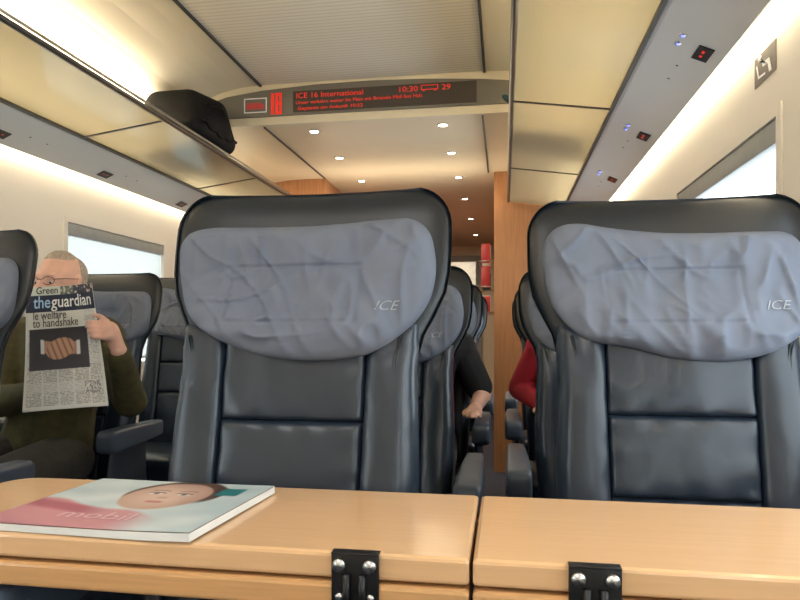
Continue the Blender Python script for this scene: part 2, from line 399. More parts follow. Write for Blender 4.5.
# ------------------------------------------------------------------ luggage racks with lit fascia
def rack(s, label, disp):
    e = empty('luggage_rack', (XC, 0, Z(.85)), label, 'luggage rack')
    def X(x): return s*x
    ya, yb = Y0, YP-.01
    tube('front_rail', [(X(.74), ya, .062), (X(.74), yb, .062)], .011, 'rail', e, 12)
    tube('front_rail', [(X(.752), ya, .092), (X(.752), yb, .092)], .006, 'steel', e, 8)
    mesh_obj('shelf', [(X(.745), ya, .058), (X(1.12), ya, .006), (X(1.12), yb, .006), (X(.745), yb, .058)], [(0, 1, 2, 3)], 'rackglass', e)
    for y in (-.6, .45, 1.5, 2.55, 3.6):
        extrude_y('bracket', [(X(.745), .046), (X(1.12), -.006), (X(1.12), -.001), (X(.745), .051)], y, y+.010, 'rail', e)
    extrude_y('fascia', [(X(1.12), .014), (X(1.12), -.002), (X(1.135), -.012), (X(1.315), -.092), (X(1.325), -.085), (X(1.325), .03), (X(1.2), .05)], ya, yb, 'fascia', e)
    extrude_y('fascia_joint', [(X(1.112), .004), (X(1.112), -.008), (X(1.124), -.010), (X(1.124), .004)], ya, yb, 'darkline', e)
    extrude_y('light_tube', [(X(1.326), -.060), (X(1.368), -.060), (X(1.368), -.050), (X(1.326), -.050)], ya, yb, 'strip', e)
    A = Vector((X(1.135), 0, -.012)); B = Vector((X(1.315), 0, -.092)); dirv = (B-A)
    nrm = Vector((-s*.08, 0, -.18)).normalized()
    for y in disp:
        c = A+dirv*.72; u = dirv.normalized()
        V = []
        for (du, dy) in ((-.022, -.04), (.022, -.04), (.022, .04), (-.022, .04)):
            V.append(c+u*du+Vector((0, y+dy, 0))+nrm*.0005)
        V += [v+nrm*.003 for v in V]
        db = mesh_obj('reservation_display', V, [(0,3,2,1),(4,5,6,7),(0,1,5,4),(1,2,6,5),(2,3,7,6),(3,0,4,7)], 'blackmetal', e)
        mesh_obj('display_digits', [c+u*a+Vector((0, y+b, 0))+nrm*.0042 for a, b in ((-.006, -.022), (.002, -.022), (.002, -.006), (-.006, -.006), (-.006, .006), (.002, .006), (.002, .018), (-.006, .018))], [(0,1,2,3),(4,5,6,7)], 'led' if s > 0 else 'magred', db)
        c2 = A+dirv*.34
        if s > 0:
            for q in (-.06, -.01):
                p = c2+Vector((0, y+q, 0))
                disc('reading_lamp', p, nrm, .011, .003, 'steel', e, 16)
                disc('lamp_button', p+nrm*.003, nrm, .005, .002, 'ledblue', e, 12)
        for q in (0.0, .05):
            p = A+dirv*.5+Vector((0, y+.12+q*2, 0)); disc('speaker_dot', p, nrm, .004, .001, 'darkline', e, 8)
    return e
rackR = rack(1, 'frosted luggage rack with lit fascia above the window seats', [1.12, 1.92, 2.70, 3.45])
rackL = rack(-1, 'frosted luggage rack with lit fascia carrying a black bag', [1.45, 2.25, 2.93, 3.7])
for s in (-1, 1):
    e = empty('cove_lamp', (XC, 0, Z(1.13)), 'long warm cove light above the luggage rack', 'cove light', group='cove lights')
    extrude_y('lamp_tube', [(s*1.10, .03), (s*1.125, .01), (s*1.12, .0), (s*1.09, .02)], Y0, YB-.1, 'strip', e)
    extrude_y('lamp_holder', [(s*1.09, .02), (s*1.12, .0), (s*1.20, -.03), (s*1.17, -.0)], Y0, YB-.1, 'cream', e)

# pictogram plaque on right wall
sn = empty('pictogram_sign', (WR-.0005, 1.765, Z(.678)), 'flat brown plaque with white seat pictogram on wall', 'sign')
box('plaque', (-.0012, 0, -.068, .068, -.038, .038), 'plaque', sn)
def flat(nm, pts): # pts (y, z) outline, seen from inside (y grows to the left)
    V = [(-.0018, y, z*.80) for y, z in pts]; mesh_obj(nm, V, [tuple(range(len(V)))], 'inkwhite', sn, recalc=False)
flat('seat_symbol', [(.040, .028), (.022, .030), (.014, .000), (-.018, -.004), (-.028, -.036), (-.044, -.036), (-.030, .010), (.002, .014), (.006, .020)])
flat('seat_symbol', [(.032+.013*math.cos(a), .039+.007*math.sin(a)) for a in [i*math.pi/5 for i in range(10)]])
flat('seat_symbol', [(.056, .020), (.048, .021), (.036, -.020), (-.004, -.024), (-.004, -.031), (.042, -.027)])

# ------------------------------------------------------------------ seats
SL = .20; ST = 1.287
def yb(z): return -SL*(ST-z)
WZ = [(.40,.212),(.5,.218),(.6,.223),(.75,.228),(.86,.223),(.93,.219),(.98,.222),(1.02,.240),(1.06,.264),(1.10,.276),(1.15,.279),(ST-.08,.279)]
def halfw(z):
    if z >= ST-.08:
        t = min(1, (z-ST+.08)/.08); return .204+.075*math.sqrt(max(0, 1-t*t))
    for (a, wa), (b, wb) in zip(WZ, WZ[1:]):
        if z <= b:
            f = (z-a)/(b-a); f = max(0, f); return wa+(wb-wa)*f
    return .279
def build_seat(outline, tx, tz, tw, loc, label, sd):
    e = empty('train_seat', loc, label, 'seat', group='leather coach seats')
    zs = [.40+.04*i for i in range(20)]+[1.18, 1.20]+[ST-d_ for d_ in (.072, .057, .042, .029, .019, .012, .006, .001)]
    zs = sorted(set(round(z, 4) for z in zs))
    loops = []
    for z in zs:
        w = halfw(z); t = max(0, (z-ST+.08)/.08); d = .048*math.sqrt(max(.04, 1-t**3)); L = []
        hd = sstep(.98, 1.06, z)
        for k in range(64):
            a = 2*math.pi*k/64; ca, sa = math.cos(a), math.sin(a)
            x = w*math.copysign(abs(ca)**.5, ca); y = d*math.copysign(abs(sa)**.75, sa)
            if y < 0: y += .03*hd*(1-(x/w)**2)
            else: y -= .02*(x/w)**2
            L.append((x, y+.048+yb(z), z))
        loops.append(L)
    loft('backrest_shell', loops, 'leather2', e)
    def pillow(nm, xa, xb, z0, z1, bl, br, bz, front, nx, nzz, px, pz, seed, m='leather', wr=.002, crown=.006):
        """upholstered panel; bl/br/bz = depth of the left, right and top/bottom borders"""
        V = []
        for j in range(nzz+1):
            v = j/nzz; z = z0+(z1-z0)*v
            for i in range(nx+1):
                u = .5-.5*math.cos(math.pi*i/nx); u = .5*u+.5*i/nx; x = xa(z)+(xb(z)-xa(z))*u
                uu = abs(2*u-1); vv = abs(2*v-1)
                pu = (max(0, 1-uu**px[0 if u < .5 else 1]))**.5; pv = (max(0, 1-vv**pz))**.5
                b = bl if u < .5 else br
                y = b*(1-pu)+front*pu
                y = bz*(1-pv)+y*pv if y < bz else y
                y -= crown*(1-uu*uu)*(1-vv**4)
                nn = noise.noise(Vector((x*14+seed, z*5, seed)))*wr*2.0
                cr = math.sin(x*95+3*noise.noise(Vector((x*8, z*8, seed))))*wr*(vv**4)*1.2 + math.sin(z*80+4*noise.noise(Vector((x*9, z*9, seed+5))))*wr*.8*uu**3
                V.append((x, yb(z)+y+(nn+cr)*min(1, pu*pv*1.6), z))
        F = [(j*(nx+1)+i, j*(nx+1)+i+1, (j+1)*(nx+1)+i+1, (j+1)*(nx+1)+i) for j in range(nzz) for i in range(nx)]
        return mesh_obj(nm, V, F, m, e, True, recalc=False)
    cw = lambda z: .130+.012*(z-.7)
    for q, (z0, z1) in enumerate(((.42, .700), (.701, .848), (.849, 1.02))):
        pillow('back_panel', lambda z: -cw(z), cw, z0, z1, -.014, -.014, -.014, -.026, 44, 36, (22, 22), 20, q*3.1+sd)
    pillow('side_bolster', lambda z: -halfw(z)-.002 if z < .98 else -.222, lambda z: -cw(z)-.0008, .42, 1.02, .016, -.014, -.012, -.031, 36, 70, (4, 9), 40, 11+sd, crown=.009)
    pillow('side_bolster', lambda z: cw(z)+.0008, lambda z: halfw(z)+.002 if z < .98 else .222, .42, 1.02, -.014, .016, -.012, -.031, 36, 70, (9, 4), 40, 17+sd, crown=.009)
    for s in (-1, 1):
        for off in (.030, .035):
            tube('piping', [(s*(halfw(z)-off), yb(z)-.0345, z) for z in [.44+.04*i for i in range(15)]], .0015, 'leather2', e, 6)
    # head cover
    O = catmull(outline, 180); cx = sum(p[0] for p in O)/180; cz = sum(p[1] for p in O)/180
    V = []; R = 60
    def cov(x, z, r):
        hd = sstep(.99, 1.12, z)
        base = yb(z)+hd*(.026*(1-(x/.28)**2)-.006)-(1-hd)*.028
        T = .046*(max(0, 1-r**4))**.5
        wr = .011*noise.noise(Vector((x*6, z*9, 2.3+sd)))+.007*noise.noise(Vector((x*20, z*9, 7.7+sd)))
        g = noise.noise(Vector((x*4.5, z*5, 9+sd)))
        f1 = 1-abs(noise.noise(Vector((x*5+z*6, (z-x*.5)*17, 3.1+sd))))*2
        f2 = 1-abs(noise.noise(Vector((x*19, z*5+x*3, 6.4+sd))))*2
        f3 = 1-abs(noise.noise(Vector(((x+z*.7)*15, z*6, 12.4+sd))))*2
        wr -= .013*max(0, f1)**4*sstep(-.25, .35, g)+.011*max(0, f2)**4*sstep(.25, -.35, g)+.006*max(0, f3)**5
        st = 0
        rx0, rx1, rz0, rz1 = -.130, .118, 1.025, 1.128
        if rx0-.004 < x < rx1+.004 and rz0-.004 < z < rz1+.004:
            dd = min(abs(x-rx0), abs(x-rx1), abs(z-rz0), abs(z-rz1))
            if dd < .005: st = .004*(1-dd/.005)
        return base-T+(wr+st)*min(1, (1-r)*6+.3)
    V.append((cx, cov(cx, cz, 0), cz))
    for i in range(1, R+1):
        r2 = 1-(1-i/R)**1.25
        for p in O:
            x = cx+(p[0]-cx)*r2; z = cz+(p[1]-cz)*r2
            V.append((x, cov(x, z, r2), z))
    for off, sh in ((.010, 1.004), (.022, .998), (.045, .985)):
        for p in O:
            x = cx+(p[0]-cx)*sh; z = cz+(p[1]-cz)*sh; V.append((x, cov(p[0], p[1], 1)+off, z))
    n_ = 180; F = [(0, 1+j, 1+(j+1) % n_) for j in range(n_)]
    for i in range(R+2):
        for j in range(n_):
            k = (j+1) % n_; a = 1+i*n_
            F.append((a+j, a+n_+j, a+n_+k, a+k))
    cv = mesh_obj('headrest_cover', V, F, 'cloth', e, True)
    tag(cv, 'grey-blue cloth headrest cover with embroidered lettering')
    bvh = BVHTree.FromPolygons([Vector(v) for v in V], F)
    def onto(a, b, c):
        x = tx+a; z = tz+b
        h = bvh.ray_cast(Vector((x, -1, z)), Vector((0, 1, 0)))
        y = h[0].y if h[0] else -.05
        return (x, y-.0016-c, z)
    text_obj('embroidered_logo', 'ICE', .025, 'logo', onto, cv, shear=.35, width=tw, bold=-.0003)
    loops = []
    for y, w, za, zb in ((-.62, .20, .40, .43), (-.63, .225, .385, .455), (-.60, .235, .37, .475), (-.45, .235, .36, .475), (-.30, .232, .36, .465), (-.16, .225, .37, .46), (-.10, .20, .39, .44)):
        L = []
        for k in range(40):
            a = 2*math.pi*k/40; ca, sa = math.cos(a), math.sin(a)
            L.append((w*math.copysign(abs(ca)**.4, ca), y, (za+zb)/2+(zb-za)/2*math.copysign(abs(sa)**.5, sa)))
        loops.append(L)
    loft('seat_cushion', loops, 'leather', e)
    loft('pedestal', [[(x*w, y*w2-.33, z) for x, y in ((-1, -1), (1, -1), (1, 1), (-1, 1))] for z, w, w2 in ((0, .19, .2), (.03, .19, .2), (.06, .12, .12), (.28, .12, .12), (.37, .2, .22))], 'plastic', e, False)
    for s in (-1, 1):
        loops = []
        for y, h, w in ((-.495, .018, .024), (-.49, .034, .032), (-.47, .042, .035), (-.40, .042, .035), (-.2, .036, .033), (-.05, .03, .028), (-.02, .015, .015)):
            L = []
            for k in range(28):
                a = 2*math.pi*k/28; ca, sa = math.cos(a), math.sin(a)
                L.append((s*.288+w*math.copysign(abs(ca)**.35, ca), y, .632+.02*(y+.5)+h*math.copysign(abs(sa)**.35, sa)))
            loops.append(L)
        ar = loft('armrest', loops, 'armpad', e)
        loops = []
        for z, y, d_ in ((.42, -.28, .17), (.5, -.28, .16), (.58, -.27, .15), (.615, -.26, .15)):
            loops.append([(s*.272+.018*math.cos(a), y+d_*math.sin(a), z) for a in [2*math.pi*k/24 for k in range(24)]])
        loft('armrest_support', loops, 'plastic', ar)
    return e
pxA = [(187,262),(187,243),(196,230),(215,225),(250,225),(300,225),(350,223),(395,220),(415,222),(429,236),(435,262),(435,285),(429,310),(412,335),(390,353),(360,362),(320,364),(285,360),(252,350),(225,336),(205,318),(192,290)]
pxB = [(539,262),(542,240),(554,226),(575,222),(610,227),(660,233),(710,235),(760,235),(785,238),(797,254),(800,285),(799,310),(790,330),(770,348),(740,361),(700,366),(660,362),(620,352),(580,345),(557,325),(544,300)]
outA = [((a-310.5)*.00201, CZ+.008+(330-b)*.00184) for a, b in pxA]
outB = [((a-669)*.00190, CZ+.010+(330-b)*.00194) for a, b in pxB]
sA = build_seat(outA, .150, 1.045, .043, (-.376, 1.20, 0), 'dark blue leather aisle seat with rumpled headrest cover facing folding table', 0)
sB = build_seat(outB, .150, 1.048, .044, (.327, 1.37, 0), 'dark blue leather window seat with grey headrest cover facing folding table', 4.4)
LB = 'dark blue leather seat with grey headrest cover'
for (x, y, sc, src, lb, ar) in ((-.376, 2.02, .945, sA, LB, 1), (-.376, 2.97, .955, sA, 'dark blue leather seat occupied by person in black', 1), (-.376, 3.85, .955, sA, LB, 1),
                    (.327, 2.19, .950, sB, LB, 1), (.327, 3.10, .955, sB, 'dark blue leather seat occupied by person in red', 1), (.327, 3.97, .955, sB, LB, 1),
                    (-1.525, 1.53, 1.0, sB, 'single dark leather seat in front of the newspaper reader', .8),
                    (-1.665, 2.42, .97, sB, 'single dark leather seat holding the man with newspaper', .78), (-1.58, 3.10, 1.0, sB, 'empty single dark leather seat by the window', 1),):
    c = copy_tree(src, (x, y, 0), (1, 1, sc), ar); c['label'] = lb

# ------------------------------------------------------------------ tables
ZT = CZ-.26
def rounded(x0, x1, y0, y1, r, corners):
    P = []
    for (cx, cy, a0, on) in ((x1-r, y1-r, 0, corners[0]), (x0+r, y1-r, 90, corners[1]), (x0+r, y0+r, 180, corners[2]), (x1-r, y0+r, 270, corners[3])):
        rr = r if on else .004
        ccx = cx+(r-rr)*(1 if cx > (x0+x1)/2 else -1); ccy = cy+(r-rr)*(1 if cy > (y0+y1)/2 else -1)
        for k in range(9):
            a = math.radians(a0+90*k/8); P.append((ccx+rr*math.cos(a), ccy+rr*math.sin(a)))
    return P
def table(x0, x1, corners, hx, label, leg):
    e = empty('folding_table', ((x0+x1)/2, .87, 0), label, 'table', group='folding tables')
    ox = (x0+x1)/2; oy = .87
    def slab(n_, z0, z1, ya, yb_, m):
        P = rounded(x0-ox, x1-ox, ya-oy, yb_-oy, .05, corners)
        L = []
        for z, ins in ((z0, .004), (z0+.002, .001), (z0+.005, 0), (z1-.005, 0), (z1-.002, .0012), (z1, .005)):
            L.append([(x*(1-ins/((x1-x0)/2)), y*(1-ins/((yb_-ya)/2)), z) for x, y in P])
        return loft(n_, L, m, e, False)
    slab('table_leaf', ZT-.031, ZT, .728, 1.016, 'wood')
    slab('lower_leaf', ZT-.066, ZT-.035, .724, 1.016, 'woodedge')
    h = bpy.data.objects.new('hinge', None); link(h, e); h.location = (hx-ox, .724-oy, ZT-.031)
    box('hinge_plate', (-.028, .028, -.004, .002, -.034, .033), 'blackmetal', h, .0015, 2)
    box('hinge_plate', (-.028, .028, -.005, .010, .0312, .0335), 'blackmetal', h, .0008, 2)
    tube('hinge_pin', [(-.009, -.007, -.036), (-.009, -.007, .010)], .0045, 'blackmetal', h)
    tube('hinge_pin', [(.009, -.007, -.036), (.009, -.007, .010)], .0045, 'blackmetal', h)
    for q in (-.018, .018):
        disc('hinge_screw', (q, -.004, .020), (0, -1, 0), .0075, .006, 'steel', h, 20)
        disc('hinge_screw', (q, -.004, -.018), (0, -1, 0), .005, .002, 'steel', h, 20)
    box('table_leg', (leg[0]-ox, leg[1]-ox, -.12, -.06, 0, ZT-.067), 'steel', e, .003)
    return e
table(-.85, -.039, (0, 1, 1, 0), -.170, 'beech folding table with black hinge, carrying a magazine', (-.053, -.041))
table(-.035, .64, (1, 0, 0, 1), .098, 'empty beech folding table with black hinge', (-.033, -.006))

# ------------------------------------------------------------------ magazine
mg = empty('magazine', (-.520, .852, ZT+.0005), 'glossy magazine with a face on its cover lying on the table', 'magazine')
MW, MD, MH = .305, .245, .009
def mpos(u, v):
    return ((u-.5)*MW+.018*(v-.5), (v-.5)*MD-.01*(u-.5), MH+.008*max(0, u-.55)**1.6*2.2*(1-.3*v)+.002*math.sin(u*3.1)+.005*max(0, .35-u))
def mcol(u, v):
    nz = noise.noise(Vector((u*5, v*5, 3)))
    c = mix((.46, .58, .64), (.62, .71, .75), .5+nz)
    edge = .50-.35*u+.03*math.sin(u*14)
    c = mix(c, (.56, .24, .29), sstep(edge+.03, edge-.03, v)*sstep(.80, .55, u))
    if u < .5: c = mix(c, (.40, .08, .14), sstep(.06, .0, abs(v-.40+.28*u)-.035)*sstep(.5, .3, u))
    fx, fy = (u-.56)/.21, (v-.66)/.30
    r = math.sqrt(fx*fx+fy*fy)
    hx, hy = (u-.58)/.25, (v-.72)/.30
    c = mix(c, (.10, .05, .035), sstep(1.04, .96, math.sqrt(hx*hx+hy*hy))*sstep(.5, .6, v))
    sk = mix((.68, .48, .40), (.54, .34, .27), sstep(.3, 1, r))
    c = mix(c, sk, sstep(1.03, .95, r))
    if r < 1:
        for ex in (-.36, .34):
            q = abs(fy-.14-.6*(fx-ex)**2)
            c = mix(c, (.80, .78, .76), sstep(.10, .05, q)*sstep(.20, .14, abs(fx-ex))*.8)
            c = mix(c, (.06, .05, .06), sstep(.09, .05, math.hypot(fx-ex, (fy-.14)*1.2)))
            q = abs(fy-.22+.8*(fx-ex)**2)
            c = mix(c, (.10, .05, .04), sstep(.05, .01, q)*sstep(.24, .18, abs(fx-ex)))
            q = abs(fy-.40+1.0*(fx-ex)**2)
            c = mix(c, (.22, .13, .10), sstep(.06, .02, q)*sstep(.26, .20, abs(fx-ex))*.7)
        c = mix(c, (.52, .16, .17), sstep(.10, .04, abs(fy+.45))*sstep(.26, .14, abs(fx)))
        c = mix(c, (.42, .24, .18), sstep(.10, .04, abs(fy+.14))*sstep(.16, .08, abs(fx))*.6)
    c = mix(c, (.02, .20, .22), sstep(.07, .05, abs(u-.84))*sstep(.10, .07, abs(v-.80)))
    return c
painted_grid('cover', 220, 170, mpos, mcol, 'gloss', mg)
nn = 30
L1 = [mpos(i/nn, 0) for i in range(nn+1)]+[mpos(1, j/nn) for j in range(1, nn+1)]+[mpos(1-i/nn, 1) for i in range(1, nn+1)]+[mpos(0, 1-j/nn) for j in range(1, nn)]
loft('pages', [[(x, y, max(0.0005, z-.0115)) for x, y, z in L1], [(x*.999, y*.999, z-.0012) for x, y, z in L1]], 'paperside', mg, False, cap=False)
def mfn(u0, v0): return lambda a, b, c: (lambda p: (p[0], p[1], p[2]+.0006+c))(mpos(u0+a/MW, v0+b/MD))
text_obj('cover_title', 'mobil', .044, 'inkpink', mfn(.28, .15), mg, width=.105, bold=0, ext=.0001)

# ------------------------------------------------------------------ bags
bg = empty('travel_bag', (-1.625, 3.10, Z(.915)), 'black soft travel bag lying on the luggage rack', 'bag')
blob('bag_body', [[((-.10, -.17, .10), (.07, .06, .07)), ((.13, -.19, .08), (.06, .06, .05)), ((-.10, .17, .10), (.07, .06, .07)), ((.13, .17, .09), (.06, .06, .06)),
                        ((-.08, -.12, .21), (.07, .07, .07)), ((.07, -.10, .22), (.07, .07, .07)), ((.10, .12, .25), (.06, .07, .06)), ((-.08, .10, .22), (.06, .05, .06))],
                  [((.15, -.10, .12), (.05, .08, .06)), ((.15, .08, .13), (.05, .08, .07))]], .008, 'bag', bg, 8)
tube('handle', [(.165+.02*math.sin(math.pi*i/10), -.10+.02*i, .21+.02*math.sin(math.pi*i/10)) for i in range(11)], .008, 'bag', bg)
tube('shoulder_strap', [(.19, -.20+.035*i, .10-.02*math.sin(math.pi*i/11)+.008*math.sin(i*2)) for i in range(12)], .008, 'bag', bg)
tb = empty('small_bag', (.20, 3.1, Z(.925)), 'small dark teal bag lying on the luggage rack', 'bag')
blob('bag_body', [[((-.06, -.12, .07), (.05, .06, .055)), ((.12, .12, .07), (.06, .06, .055)), ((.12, -.12, .07), .055), ((-.06, .12, .07), .055), ((.03, 0, .16), .06)]], .008, 'teal', tb, 5)
tube('handle', [(-.10-.10*math.sin(math.pi*i/8), -.05+.012*i, .12+.07*math.sin(math.pi*i/8)) for i in range(9)], .011, 'teal', tb)

# ------------------------------------------------------------------ magazine rack in the passage
mr = empty('magazine_rack', (XC+.64, 5.3, 1.15), 'wall-mounted wire magazine rack holding red magazines', 'magazine rack')
for z in (0, .2, .4):
    tube('wire_shelf', [(-.001, -.25, z), (-.13, -.25, z), (-.13, .25, z), (-.001, .25, z)], .006, 'steel', mr)
cols = ['magred', 'white', 'magred', 'teal', 'magred', 'white']
k = 0
for z in (0, .2, .4):
    for y in (-.13, .13):
        mm = box('magazine', (XC+.64-.110, XC+.64-.040, 5.3+y-.01, 5.3+y+.01, 1.15+z-.003, 1.15+z+.13+.02*(k % 3)), cols[k], None, .001, 1)
        tag(mm, 'thin glossy magazine standing in the wall rack', 'magazine', group='magazines in the wall rack'); k += 1

# ------------------------------------------------------------------ newspaper geometry (leaning page)
def nabs(u, v, off=0.):
    xc = -1.308-.158*v; wd = .285-.042*v
    x = xc+wd*(u-.5)
    y = 1.745+.185*v+.014*math.sin(math.pi*u)+off+.004*math.sin(u*7+v*4)
    z = .760+.392*v+(.026-.012*v)*u+.25*off
    return Vector((x, y, z))

# ------------------------------------------------------------------ people
def hand_parts(palm, wrist, f_starts, f_mid, f_end, th, r=.0085):
    P = [[(wrist, (.026, .022, .022)), (palm, (.030, .017, .032))], [(palm, (.028, .015, .034)), (f_starts[0], .011), (f_starts[-1], .010)]]
    for a, b, c in zip(f_starts, f_mid, f_end):
        P.append([(a, r*1.1), (b, r)]); P.append([(b, r), (c, r*.82)])
    P.append([(palm, .015), (th[0], .011)]); P.append([(th[0], .011), (th[1], .0095)]); P.append([(th[1], .0095), (th[2], .008)])
    return P
def rest_hand(wr, side):
    x, y, z = wr
    palm = (x, y-.05, z-.004)
    st = [(x+side*q, y-.080, z-.004) for q in (-.024, -.008, .008, .023)]
    md = [(x+side*q*1.1, y-.108-dd, z-.006) for q, dd in ((-.024, .0), (-.008, .008), (.008, .006), (.023, -.006))]
    en = [(x+side*q*1.1, y-.125-dd, z-.022) for q, dd in ((-.024, .0), (-.008, .010), (.008, .007), (.023, -.008))]
    th = [(x-side*.030, y-.045, z-.006), (x-side*.042, y-.068, z-.01), (x-side*.040, y-.09, z-.016)]
    return hand_parts(palm, wr, st, md, en, th, .0078)
def grip(u, v, s, back=0.):
    """hand closing round the page edge; s=+1 outside to +x; back shifts it behind the page"""
    o_ = Vector((0, back, 0))
    E = [nabs(u, v+dv)+o_ for dv in (.046, .004, -.038, -.076)]
    c = nabs(u, v-.015)+o_
    palm = c+Vector((s*.028, .020, -.004)); wrist = c+Vector((s*.038, .045, -.062))
    st = [e_+Vector((s*.012, .004, 0)) for e_ in E]
    md = [e_+Vector((-s*.010, -.014, .003)) for e_ in E]
    en = [e_+Vector((-s*(.008+l), -.013+l*.25, .004)) for e_, l in zip(E, (.024, .029, .025, .018))]
    th = [c+Vector((s*.012, .022, .028)), c+Vector((-s*.012, .024, .044)), c+Vector((-s*.034, .026, .050))]
    T_ = tuple
    return T_(wrist), hand_parts(T_(palm), T_(wrist), [T_(p) for p in st], [T_(p) for p in md], [T_(p) for p in en], [T_(p) for p in th], .0078)
def seated(name, X, YS, label, J, top, trous, skin_hands, voxel, hair='hair', bald=False, sleeves=1.0, glasses=False, zh=0.0, hx=0.):
    e = empty(name, (X, YS-.3, 0), label, 'person')
    o = Vector((X, YS-.3, 0))
    def R(p): return tuple(Vector(p)-o)
    pel = (X, YS-.33, .57); wai = (X, YS-.29, .70); che = (X, YS-.25, .90); nb = (X+hx*.5, YS-.25, 1.03+zh); hd = (X+hx, YS-.28, 1.185+zh)
    hipL, hipR = (X-.09, YS-.34, .545), (X+.09, YS-.34, .545)
    knL, knR = (X-.14, YS-.76, .545), (X+.14, YS-.76, .545)
    anL, anR = (X-.13, YS-.73, .11), (X+.13, YS-.73, .11)
    T = [[(pel, (.16, .11, .10)), (wai, (.145, .105, .09))], [(wai, (.145, .105, .09)), (che, (.165, .11, .10))],
         [(che, (.165, .11, .10)), ((X, YS-.25, .97+zh), (.15, .09, .07))], [((X, YS-.25, .98+zh), (.12, .075, .05)), (nb, (.06, .06, .04))]]
    for s, a in ((-1, 'L'), (1, 'R')):
        T.append([((X+s*.10, YS-.25, .98+zh), .065), (J['sh'+a], .062)])
    arm = []
    for a in 'LR':
        arm += [[(J['sh'+a], .054), (J['el'+a], .041)], [(J['el'+a], .039), (J['wr'+a], .026)]]
    legs = []
    for h, k_, an in ((hipL, knL, anL), (hipR, knR, anR)):
        legs += [[(h, .088), (k_, .062)], [(k_, .060), (an, .042)]]
    c = Vector(hd)
    H = [[(nb, (.055, .055, .05)), (tuple(c+Vector((0, .02, -.07))), (.050, .055, .04))],
         [(tuple(c+Vector((0, .02, .022))), (.070, .092, .094)), (tuple(c+Vector((0, -.015, .0))), (.063, .078, .075))],
         [(tuple(c+Vector((0, -.015, .0))), (.061, .074, .05)), (tuple(c+Vector((0, -.030, -.078))), (.038, .048, .034))],
         [(tuple(c+Vector((0, -.088, .006))), .008), (tuple(c+Vector((0, -.112, -.034))), (.014, .012, .010)), (tuple(c+Vector((0, -.085, -.036))), (.019, .010, .008))],
         [(tuple(c+Vector((-.032, -.080, .020))), (.016, .010, .005)), (tuple(c+Vector((.032, -.080, .020))), (.016, .010, .005))],
         [(tuple(c+Vector((-.030, -.080, .007))), (.015, .008, .006))], [(tuple(c+Vector((.030, -.080, .007))), (.015, .008, .006))],
         [(tuple(c+Vector((-.018, -.082, -.064))), (.008, .009, .005)), (tuple(c+Vector((.018, -.082, -.064))), (.008, .009, .005))],
         [(tuple(c+Vector((-.038, -.060, -.025))), (.019, .02, .02)), (tuple(c+Vector((.038, -.060, -.025))), (.019, .02, .02))]]
    for s in (-1, 1):
        H.append([(tuple(c+Vector((s*.072, .016, .010))), (.006, .014, .016)), (tuple(c+Vector((s*.069, .010, -.024))), (.006, .010, .010))])
    hands = []
    for h in skin_hands: hands += h
    allp = T+arm+legs+H+hands
    blob('body', [[(R(p), r) for p, r in part] for part in allp], voxel, 'skin', e, 2)
    def grow(parts, g): return [[(R(p), tuple(q+g for q in (r if hasattr(r, '__len__') else (r, r, r)))) for p, r in part] for part in parts]
    cut = []
    for a in 'LR':
        s_, e_, w_ = Vector(J['sh'+a]), Vector(J['el'+a]), Vector(J['wr'+a])
        if sleeves >= 1:
            wv = e_+(w_-e_)*.88
            cut += [[(tuple(s_), .056), (tuple(e_), .043)], [(tuple(e_), .042), (tuple(wv), .024)]]
        else:
            ev = s_+(e_-s_)*sleeves
            cut += [[(tuple(s_), .056), (tuple(ev), .046)]]
    blob('jacket' if sleeves >= 1 else 'shirt', grow(T[:3]+T[4:]+[[((X, YS-.25, .98+zh), (.12, .075, .05)), (tuple(Vector(nb)+Vector((0, .01, -.005))), (.055, .055, .02))]]+cut, .014), max(voxel, .006), top, e, 3)
    blob('trousers', grow([[(pel, (.155, .105, .085)), (hipL, .085)], [(pel, (.155, .105, .085)), (hipR, .085)]]+legs, .012), max(voxel, .008), trous, e, 3)
    for an in (anL, anR):
        a = Vector(an)
        blob('shoe', [[(R(a+Vector((0, .03, -.05))), (.038, .045, .045)), (R(a+Vector((0, -.07, -.07))), (.042, .05, .032)), (R(a+Vector((0, -.15, -.08))), (.038, .04, .022))]], .008, 'shoe', e, 3)
    for s in (-1, 1):
        for nm, rr, off, m in (('eye', .0100, (s*.029, -.0745, -.003), 'eye'), ('iris', .0045, (s*.029, -.0815, -.007), 'iris')):
            blob(nm, [[(R(c+Vector(off)), rr)]], .002 if nm == 'eye' else .0015, m, e, 1)
    if not bald: hp = [[(tuple(c+Vector((0, .055, .015))), (.067, .062, .070))], [(tuple(c+Vector((0, .045, -.03))), (.058, .058, .045))], [(tuple(c+Vector((0, .022, .045))), (.074, .098, .080))]]
    else: hp = [[(tuple(c+Vector((0, .052, .030))), (.072, .064, .076))], [(tuple(c+Vector((0, .045, -.03))), (.058, .058, .045))], [(tuple(c+Vector((0, .016, .064))), (.056, .070, .056))]]
    blob('hair', [[(R(p), r) for p, r in part] for part in hp], .004, hair, e, 2)
    if glasses:
        for s in (-1, 1):
            cc = c+Vector((s*.031, -.098, -.001))
            tube('lens_rim', [R(cc+Vector((.024*math.cos(a)*1.0, abs(math.cos(a))*.004, .014*math.sin(a)))) for a in [i*math.pi/14 for i in range(28)]], .0012, 'blackmetal', e, 6, True)
            tube('temple_arm', [R(c+Vector((s*.055, -.094, .004))), R(c+Vector((s*.071, -.06, .008))), R(c+Vector((s*.075, .01, .012)))], .0014, 'blackmetal', e, 6)
        tube('nose_bridge', [R(c+Vector((-.008, -.100, .002))), R(c+Vector((0, -.104, .005))), R(c+Vector((.008, -.100, .002)))], .0014, 'blackmetal', e, 6)
    return e
wR_, hR = grip(1, .60, 1)
wL_, hL = grip(.30, .30, -1, .030)
